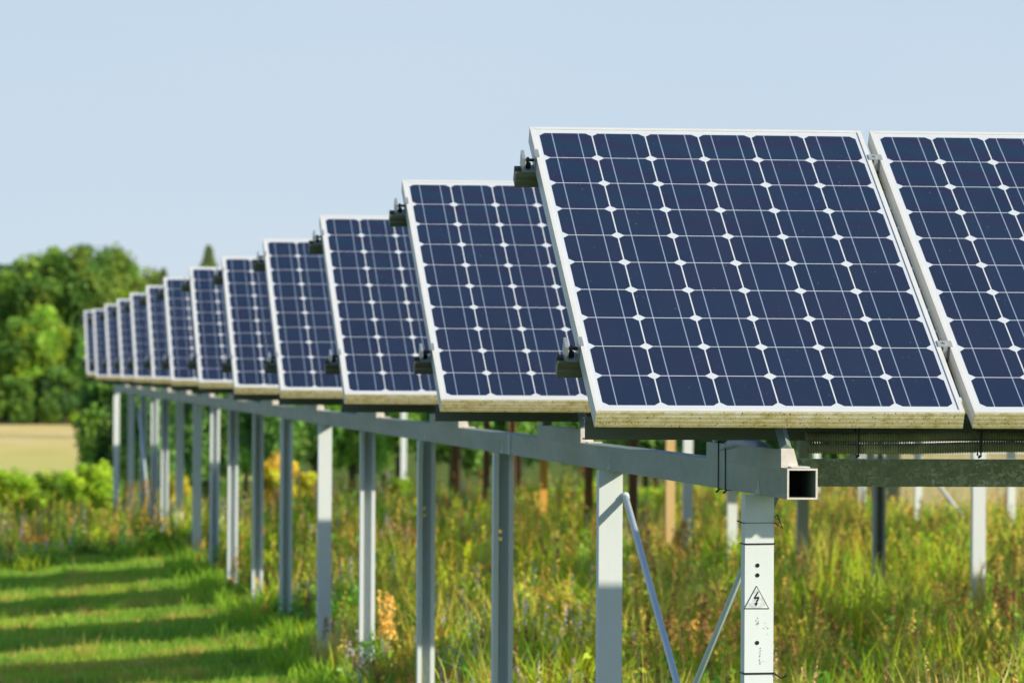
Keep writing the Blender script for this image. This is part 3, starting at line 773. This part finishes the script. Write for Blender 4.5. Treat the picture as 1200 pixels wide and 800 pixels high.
for k in range(7000):                                    # broad leafed weeds, seed heads and lavender spikes in drifts
    d = 17+40*rg.random()**1.3
    x = rg.uniform(at_px(-60, d), at_px(1260, d)); y = d+CAMY
    if not meadow_ok(x-.08, y, d): continue
    z = gz(x, y); n1 = vnoise(x*1.1+13, y*.7+3); n2 = vnoise(x*1.7+31, y*1.1+8); r = rg.random()
    edge = .5+.5*sstep(0, .6, x-edge_x(y)) if d < 43 else 1
    if (n1 > .66 and r < .45 and x < at_px(760, d)) or (r < .7 and d < 27 and at_px(500, d) < x < at_px(690, d)): spike(mead, x, y, z, rg.uniform(.30,.52)*edge, rg, (.15,.095,.20))
    elif n2 > .47 and r < .45: seedstalk(mead, x, y, z, rg.uniform(.35,.62)*edge, rg, (.19,.11,.03) if r < .2 else (.23,.18,.05), n=36)
    elif r < .9:
        n4 = vnoise(x*.8+91, y*.45+37)
        if n4 > .30: leafy(mead, x, y, z, rg.uniform(.18,.36+.55*(n4-.30))*edge, rg, PAL[int(vnoise(x*1.3+7, y*.8)*5+rg.random()*1.5) % 6], .024, 20, .40)
    else: seedstalk(mead, x, y, z, rg.uniform(.35,.6)*edge, rg, (.09,.05,.02), n=50, wid=.03)
BC = [(.19,.215,.020), (.06,.125,.020), (.16,.20,.020), (.20,.15,.035), (.085,.15,.020), (.15,.075,.030), (.21,.20,.025), (.045,.095,.020)]
for k in range(520):                                     # bushy leafy clumps
    d = 18+34*rg.random()**1.25
    x = rg.uniform(at_px(-60, d), at_px(1260, d)); y = d+CAMY
    if not meadow_ok(x-.12, y, d): continue
    if far_of(x, d) > .5 and rg.random() < .7: continue
    edge = .55+.45*sstep(0, .6, x-edge_x(y)) if d < 43 else .8
    c = var(BC[int(vnoise(x*1.1+51, y*.7+11)*6+rg.random()*3) % 8], rg, .15); h = rg.uniform(.22, .56)*edge; r = rg.uniform(.10, .24); z = gz(x, y)
    for q in range(7):
        a = rg.uniform(0, 6.28); o = r*math.sqrt(rg.random()); px_, py_, hz_ = x+math.cos(a)*o, y+math.sin(a)*o, h*rg.uniform(.55, 1.05)
        blade(mead, px_, py_, z, hz_, .007, a, .04, (.02,.03,.01), c, 2, 0)
        for j in range(22):
            t = rg.random()**.7
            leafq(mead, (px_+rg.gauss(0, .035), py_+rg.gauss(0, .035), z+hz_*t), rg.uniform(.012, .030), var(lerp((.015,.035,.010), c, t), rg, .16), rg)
tag(mead.build('wild_meadow', M['weed']), 'tall wild meadow of grass and weeds under and beyond the panels', 'meadow', kind='stuff')

# ------------------------------------------------------------------ single plants that stand out
def plant(name, label, cat, fn, px, d, group=None):
    x = at_px(px, d); y = d+CAMY; b = MB(); fn(b, random.Random(int(px*7+d)))
    b.c = [tuple(v*.6 for v in c) for c in b.c]; o = b.build(name, M['weed']); o.location = (x, y, gz(x, y)-.005)
    return tag(o, label, cat, group)
def dock(h, c, n=170, wid=.06): 
    def f(b, rg):
        for s in range(3): seedstalk(b, rg.uniform(-.05,.05), rg.uniform(-.05,.05), 0, h*rg.uniform(.8,1), rg, c, n=n//2, wid=wid, leaf=.014)
        for j in range(14): blade(b, 0, 0, 0, h*.45*rg.uniform(.6,1), .03, rg.uniform(0,6.28), h*.3, (.05,.08,.02), (.13,.16,.03), 2)
    return f
plant('dock_plant', 'tall ochre dock seed head right of the fifth post', 'dock plant', dock(.62,(.40,.28,.09)), 460, 24.0)
plant('dock_plant', 'orange dock seed head right of the fourth post', 'dock plant', dock(.44,(.42,.22,.06), 120, .03), 515, 23.5)
plant('dock_plant', 'dark brown dock seed head between third and second post', 'dock plant', dock(.42,(.13,.045,.025), 150, .05), 608, 22.0)
plant('dock_plant', 'dark brown dock by the right edge of the meadow', 'dock plant', dock(.66,(.12,.06,.035), 200, .07), 1175, 25.0)
plant('dock_plant', 'orange seed head low at the right of the meadow', 'dock plant', dock(.40,(.40,.22,.07), 150, .04), 1110, 20.3)
plant('dock_plant', 'rusty seed head right of the nearest post', 'dock plant', dock(.5,(.30,.16,.06), 150, .05), 970, 26.0)
plant('dock_plant', 'tall brown weed hiding the foot of the pale orange post', 'dock plant', dock(.66,(.26,.15,.06), 320, .09), 792, 33.0)
plant('dock_plant', 'tall tan weed between the second post and the pale orange post', 'dock plant', dock(.70,(.30,.22,.10), 300, .08), 752, 31.0)
def umbel(b, rg):
    blade(b, 0, 0, 0, .30, .008, 0, .05, (.08,.09,.02), (.3,.2,.06), 2, 0)
    for j in range(260):
        a = rg.uniform(0, 6.28); r = .16*math.sqrt(rg.random()); leafq(b, (.02+math.cos(a)*r*1.2, math.sin(a)*r, .26+.05*(1-r/.16)+rg.uniform(-.03,.02)), .012, var((.52,.33,.13), rg, .25), rg)
plant('dried_umbel', 'dry tan umbel head low between the third and second post', 'dry flower', umbel, 628, 21.6)
def broad(h, n, c):
    def f(b, rg):
        for j in range(n):
            a = rg.uniform(0, 6.28); blade(b, rg.uniform(-.06,.06), rg.uniform(-.06,.06), 0, h*rg.uniform(.5,1.05), .028*rg.uniform(.7,1.2), a, h*rg.uniform(.2,.8), tuple(v*.5 for v in c), var(c, rg, .2), 4, rg.uniform(-.6,.6))
    return f
plant('leafy_weed', 'bright broad bladed weed in the sun at lower right', 'weed', broad(.55, 26, (.22,.26,.02)), 1075, 22.5)
plant('leafy_weed', 'bright green upright blades near the right edge', 'weed', broad(.62, 16, (.20,.25,.02)), 1150, 23.0)
plant('leafy_weed', 'tuft of green blades between the second post and its rod', 'weed', broad(.40, 30, (.12,.20,.02)), 672, 20.6)
plant('leafy_weed', 'pale green blades left of the fourth post foot', 'weed', broad(.42, 26, (.18,.22,.03)), 440, 21.4)
plant('leafy_weed', 'bright leafy weed low in the mown grass at left', 'weed', broad(.14, 24, (.20,.28,.02)), 50, 22.4)
def stems(b, rg):
    for s in range(12):
        seedstalk(b, rg.uniform(-.25,.25), rg.uniform(-.15,.15), 0, rg.uniform(.45,.78), rg, (.36,.27,.16), n=40, wid=.012, leaf=.008)
plant('tall_stems', 'thin pale flowering stems at the lower right corner', 'wild stems', stems, 1120, 17.2)
plant('tall_stems', 'thin pale flowering stems right of the nearest post foot', 'wild stems', stems, 935, 17.0)
def tansy(b, rg):
    for s in range(5):
        x = rg.uniform(-.12,.12); blade(b, x, 0, 0, .75*rg.uniform(.7,1), .008, rg.uniform(0,6.28), .06, (.07,.09,.02), (.12,.13,.03), 2, 0)
        for j in range(40): leafq(b, (x+rg.gauss(0,.03), rg.gauss(0,.03), .66+rg.gauss(0,.035)-.1*s/5), .012, var((.55,.28,.02), rg, .2), rg)
plant('tansy_plant', 'orange flowered plant before the crowded far posts', 'wildflower', tansy, 166, 45.0)

# ------------------------------------------------------------------ shrubs and trees
def crown(b, cx, cy, cz, rx, ry, rz, n, leaf, cols, rg, clumps=30, lumpy=.34, bottom=-.8):
    """leaf clumps spread over an uneven ellipsoid, denser outside, dark within"""
    ce = []
    for k in range(clumps):
        for _ in range(20):
            u = Vector((rg.gauss(0,1), rg.gauss(0,1), rg.gauss(0,1))).normalized()
            if u.z > bottom: break
        rr = rg.uniform(.56, 1.0)
        ce.append((u, rr, rg.uniform(.6, 1.25)*lumpy, rg.choice(cols), rg.uniform(.70, 1.22)))
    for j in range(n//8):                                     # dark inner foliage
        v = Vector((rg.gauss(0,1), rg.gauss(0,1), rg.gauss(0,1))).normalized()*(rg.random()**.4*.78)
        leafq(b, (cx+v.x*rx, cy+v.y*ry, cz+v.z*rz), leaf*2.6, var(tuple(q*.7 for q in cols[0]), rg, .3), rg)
    per = n//clumps
    for (u, rr, s, c, br) in ce:
        px, py, pz_ = cx+u.x*rx*rr, cy+u.y*ry*rr, cz+u.z*rz*rr
        for j in range(per):
            v = Vector((rg.gauss(0,1), rg.gauss(0,1), rg.gauss(0,1))); v = v.normalized()*(rg.random()**.45)
            p = (px+v.x*rx*s, py+v.y*ry*s, pz_+v.z*rz*s*.85)
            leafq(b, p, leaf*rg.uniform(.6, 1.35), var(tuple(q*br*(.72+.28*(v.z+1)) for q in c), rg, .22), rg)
def trunk_mesh(h, r, spread, rg, limbs=6, top=.8):
    b = MB()
    b.tube([(0,0,-.15),(rg.uniform(-.02,.02)*h,rg.uniform(-.02,.02)*h,h*.35),(rg.uniform(-.04,.04)*h,rg.uniform(-.04,.04)*h,h*top)], [r*1.25, r*.8, r*.2], 8)
    for k in range(limbs):
        a = k*2.4+rg.uniform(-.4,.4); z0 = h*rg.uniform(.22,.55); q = spread*rg.uniform(.5,.85)
        b.tube([(0,0,z0),(math.cos(a)*q*.5,math.sin(a)*q*.5,z0+h*.14),(math.cos(a)*q,math.sin(a)*q,z0+h*rg.uniform(.22,.38))], [r*.5, r*.32, r*.1], 6)
    return b
def tree(name, label, cat, px, d, top_px, half_px, cols, n, leaf, group, trunk_r=.16, clumps=34, crown_low=.18, seed=0, lumpy=.34, z_top=None):
    rg = random.Random(seed or int(px*13+d*7))
    x = at_px(px, d); y = d+CAMY; z = gz(x, y)
    hor = 432+.0054*(px-600)*-1*-1
    zt = CAMZ+(431.7+ (px-600)*.0054-top_px)*d/F_PX if z_top is None else z_top
    h = zt-z; rx = half_px*d/F_PX
    e = empty(name, (x, y, z), (0, 0, 0)); tag(e, label, cat, group)
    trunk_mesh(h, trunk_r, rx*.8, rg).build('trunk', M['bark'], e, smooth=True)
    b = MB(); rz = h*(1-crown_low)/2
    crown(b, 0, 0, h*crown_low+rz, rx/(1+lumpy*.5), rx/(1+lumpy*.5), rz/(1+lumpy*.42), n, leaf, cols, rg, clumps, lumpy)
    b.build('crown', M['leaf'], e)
    return e
LIME = [(.115,.17,.020),(.09,.145,.020),(.15,.195,.022)]
BUSH = [(.15,.21,.018),(.13,.195,.018),(.17,.22,.022)]
MID = [(.060,.110,.020),(.045,.090,.019),(.08,.128,.020)]
OLIVE = [(.085,.115,.020),(.070,.100,.018),(.11,.125,.023)]
DARK = [(.032,.068,.018),(.042,.082,.019),(.06,.100,.021)]
GF = 'trees of the far wood'
tree('broadleaf_tree','great domed green tree, highest of the far wood','tree',74,318,277,92,MID+LIME[:1]+OLIVE[:1],34000,.24,GF,.3,240,.0,0,.21)
tree('broadleaf_tree','mid green tree at the left edge beside the great domed tree','tree',4,320,306,72,MID+DARK[:1],18000,.24,GF,.3,140,.0,0,.23)
tree('broadleaf_tree','olive tree sloping away right of the great domed tree','tree',140,324,291,74,OLIVE+MID[:1],18000,.24,GF,.3,140,.0,0,.23)
tree('broadleaf_tree','low olive tree just left of the far panel tops','tree',168,325,308,62,OLIVE+MID,7000,.25,GF,.3,56,.02)
tree('broadleaf_tree','bright lime tree at the front of the far wood, left','tree',42,306,352,46,LIME+MID[:2],11000,.23,GF,.2,44,.05)
tree('broadleaf_tree','dark green tree between the lime trees of the far wood','tree',92,308,372,34,DARK+MID[:1],6000,.23,GF,.2,34,.05)
tree('broadleaf_tree','green tree at the left edge below the taller crowns','tree',-8,307,385,44,MID+LIME[:1],6000,.23,GF,.2,34,.05)
tree('broadleaf_tree','bright yellow green tree just left of the farthest panel','tree',122,303,395,22,LIME,5000,.21,GF,.15,30,.03)
tree('broadleaf_tree','low dark tree at the foot of the far wood','tree',66,303,428,30,DARK+MID[:2],5000,.21,GF,.15,30,.03)
tree('broadleaf_tree','low mid green tree at the field edge, left','tree',18,302,436,26,MID,4500,.21,GF,.15,30,.03)
tree('shrub','small yellow green bush on the far edge of the field','shrub',90,300.5,482,11,LIME,1500,.12,None,.05,16,.02)
for k, (px, tp, hw, lab) in enumerate(((-12,462,16,'low bush at the left edge where field meets the wood'),(26,470,17,'low green bush on the field edge below the lime tree'),(58,466,15,'low dark bush on the field edge under the domed tree'),(110,468,16,'low green bush on the field edge left of the dark tree'))):
    tree('shrub', lab, 'shrub', px, 300.8, tp, hw, MID+DARK[:1], 2600, .18, 'bushes along the wood edge', .05, 24, .0, 240+k, .3)
for px, tp, hw in ((-70,330,60),(-150,305,80),(-250,322,75),(240,352,55),(310,345,60),(390,360,60)):
    tree('broadleaf_tree','green tree of the far wood hidden behind the panels or out of view','tree',px,322,tp,hw,MID+OLIVE[:1],5000,.2,'far wood trees out of view',.25,40,.08)
def conifer(label, px, d, top_px, half_px, seed):
    rg = random.Random(seed); x = at_px(px, d); y = d+CAMY; z = gz(x, y)
    h = CAMZ+(431.7+(px-600)*.0054-top_px)*d/F_PX-z; rx = half_px*d/F_PX
    e = empty('conifer', (x, y, z)); tag(e, label, 'conifer', 'conifers rising behind the panels')
    b = MB(); b.tube([(0,0,-.1),(0,0,h*.5),(0,0,h*.98)], [.18,.1,.02], 8); b.build('trunk', M['bark'], e)
    b = MB()
    for j in range(9000):
        t = rg.random()**.55; r = rx*(1-t)**.55*(.85+.2*math.sin(t*38+rg.uniform(-.4,.4)))*rg.random()**.4; a = rg.uniform(0,6.28)
        leafq(b, (math.cos(a)*r, math.sin(a)*r, h*(.06+.94*t)-r*.25), .12*rg.uniform(.6,1.2), var((.10,.125,.055) if rg.random()<.6 else (.06,.085,.035), rg, .25), rg)
    b.build('crown', M['leaf'], e)
conifer('greyish conifer tip just showing above the panels, the taller one', 244, 240, 288, 40, 5)
conifer('small dark conifer tip showing above the far panels', 191, 250, 315, 34, 6)
GB = 'bushes left of the far posts'
for k, (px, d, tp, hw, cs, lab) in enumerate(((8,70,546,42,BUSH,'bright green bush at the left edge before the ripe field'),(60,71,553,36,BUSH+MID,'mid green bush in the middle of the hedge before the ripe field'),
      (105,69,545,36,BUSH,'bright lime bush right before the crowded far posts'),(-55,70,545,40,BUSH,'bright green bush beyond the left edge'))):
    tree('shrub', lab, 'shrub', px, d, tp-6, hw*1.1, [tuple(v*1.0 for v in c) for c in cs], 6000, .032, GB, .02, 40, .02, 40+k, .36)
GD = 'dark trees behind the posts'
FEATH = [(.085,.14,.026),(.065,.12,.024),(.10,.155,.028)]
tree('broadleaf_tree','dark tree at the right end of the ripe field, behind the far posts','tree',139,92,452,27,DARK,9000,.055,GD,.05,40,.0)
for k, (px, d, zt, hw, cs, lab) in enumerate(((180,90,3.0,46,DARK+MID[:1],'dark tree behind the crowded far posts'),(248,84,3.2,50,DARK+MID[:1],'dark green tree behind the ninth and tenth posts'),(322,80,3.4,50,DARK+MID[:1],'dark tree behind the seventh and eighth posts'),
      (412,70,2.9,42,FEATH,'mid green feathery tree behind the fifth post'),(468,74,3.6,46,FEATH+DARK,'mixed green tree behind the fourth post'),(536,69,3.8,48,DARK,'dark tree behind the brown posts, left'),
      (610,78,3.8,48,DARK,'dark tree behind the orange post'),(684,84,3.8,48,DARK,'very dark tree behind the second post'),(758,88,3.7,48,DARK,'dark tree right of the second post'),(826,92,3.0,40,DARK+MID[:1],'mixed green tree just left of the cream post'))):
    tree('broadleaf_tree', lab, 'tree', px, d, 0, hw*1.15, [tuple(v*1.5 for v in c) for c in cs], 9000, .07*d/90, GD, .05, 46, .0, 90+k, .34, z_top=zt)
for k, (px, d, zt, hw) in enumerate(((140,108,3.0,50),(215,108,3.2,50),(290,108,3.2,50),(370,104,3.4,55),(450,104,3.4,55),(530,106,3.4,55),(610,106,3.4,55),(690,106,3.4,55),(770,106,3.4,55),(850,112,3.2,45),(920,118,3.2,50),(990,120,3.0,50))):
    tree('broadleaf_tree', 'dark tree of the hedge farther back, mostly hidden by nearer trees and panels', 'tree', px, d, 0, hw*1.2, [tuple(v*1.3 for v in c) for c in DARK+MID], 6000, .10, 'trees of the farther hedge', .06, 40, .0, 190+k, .34, z_top=zt)
for k, (px, d, tp, hw, cs, lab) in enumerate(((325,68,530,32,[(.24,.20,.02),(.20,.14,.025),(.18,.19,.02)],'yellow and rust coloured bush between the seventh and eighth posts'),(362,69,552,20,[(.20,.17,.02),(.16,.17,.02)],'small yellowish bush left of the flat sixth post'),
      (206,67,552,20,[(.20,.18,.02),(.13,.16,.02)],'yellow green bush behind the eleventh post'),(470,64,560,16,LIME,'small yellow green sapling left of the fourth post'))):
    tree('shrub', lab, 'shrub', px, d, tp, hw, [tuple(v*1.2 for v in c) for c in cs], 3600, .032, 'small bushes behind the posts', .02, 30, .02, 140+k, .36)

# ------------------------------------------------------------------ beige shed beyond the rise on the right
e = empty('shed', (0, 0, 0)); tag(e, 'low beige shed with white upper boards behind the far right posts', 'shed')
sd = 84; sx0, sx1 = at_px(1056, sd), at_px(1056, sd)+9; sy = sd+CAMY; g0 = gz(sx0, sy)-.4
b = MB(); b.box(sx0, sx1, sy, sy+5, g0, .22); b.build('lower_wall', M['shed'], e)
b = MB(); b.box(sx0-.02, sx1+.02, sy-.02, sy+5.02, .2205, 2.0); b.build('upper_wall', M['shed_white'], e)
b = MB(); b.prism([(sy-.35,2.0),(sy+5.35,2.0),(sy+5.35,2.1),(sy+2.5,3.0),(sy-.35,2.1)], sx0-.3, sx1+.3, 'x'); b.build('roof', M['roof'], e)
b = MB(); b.box(sx0+4.2, sx0+5.3, sy-.03, sy-.021, g0, 1.5); b.build('door', M['roof'], e)
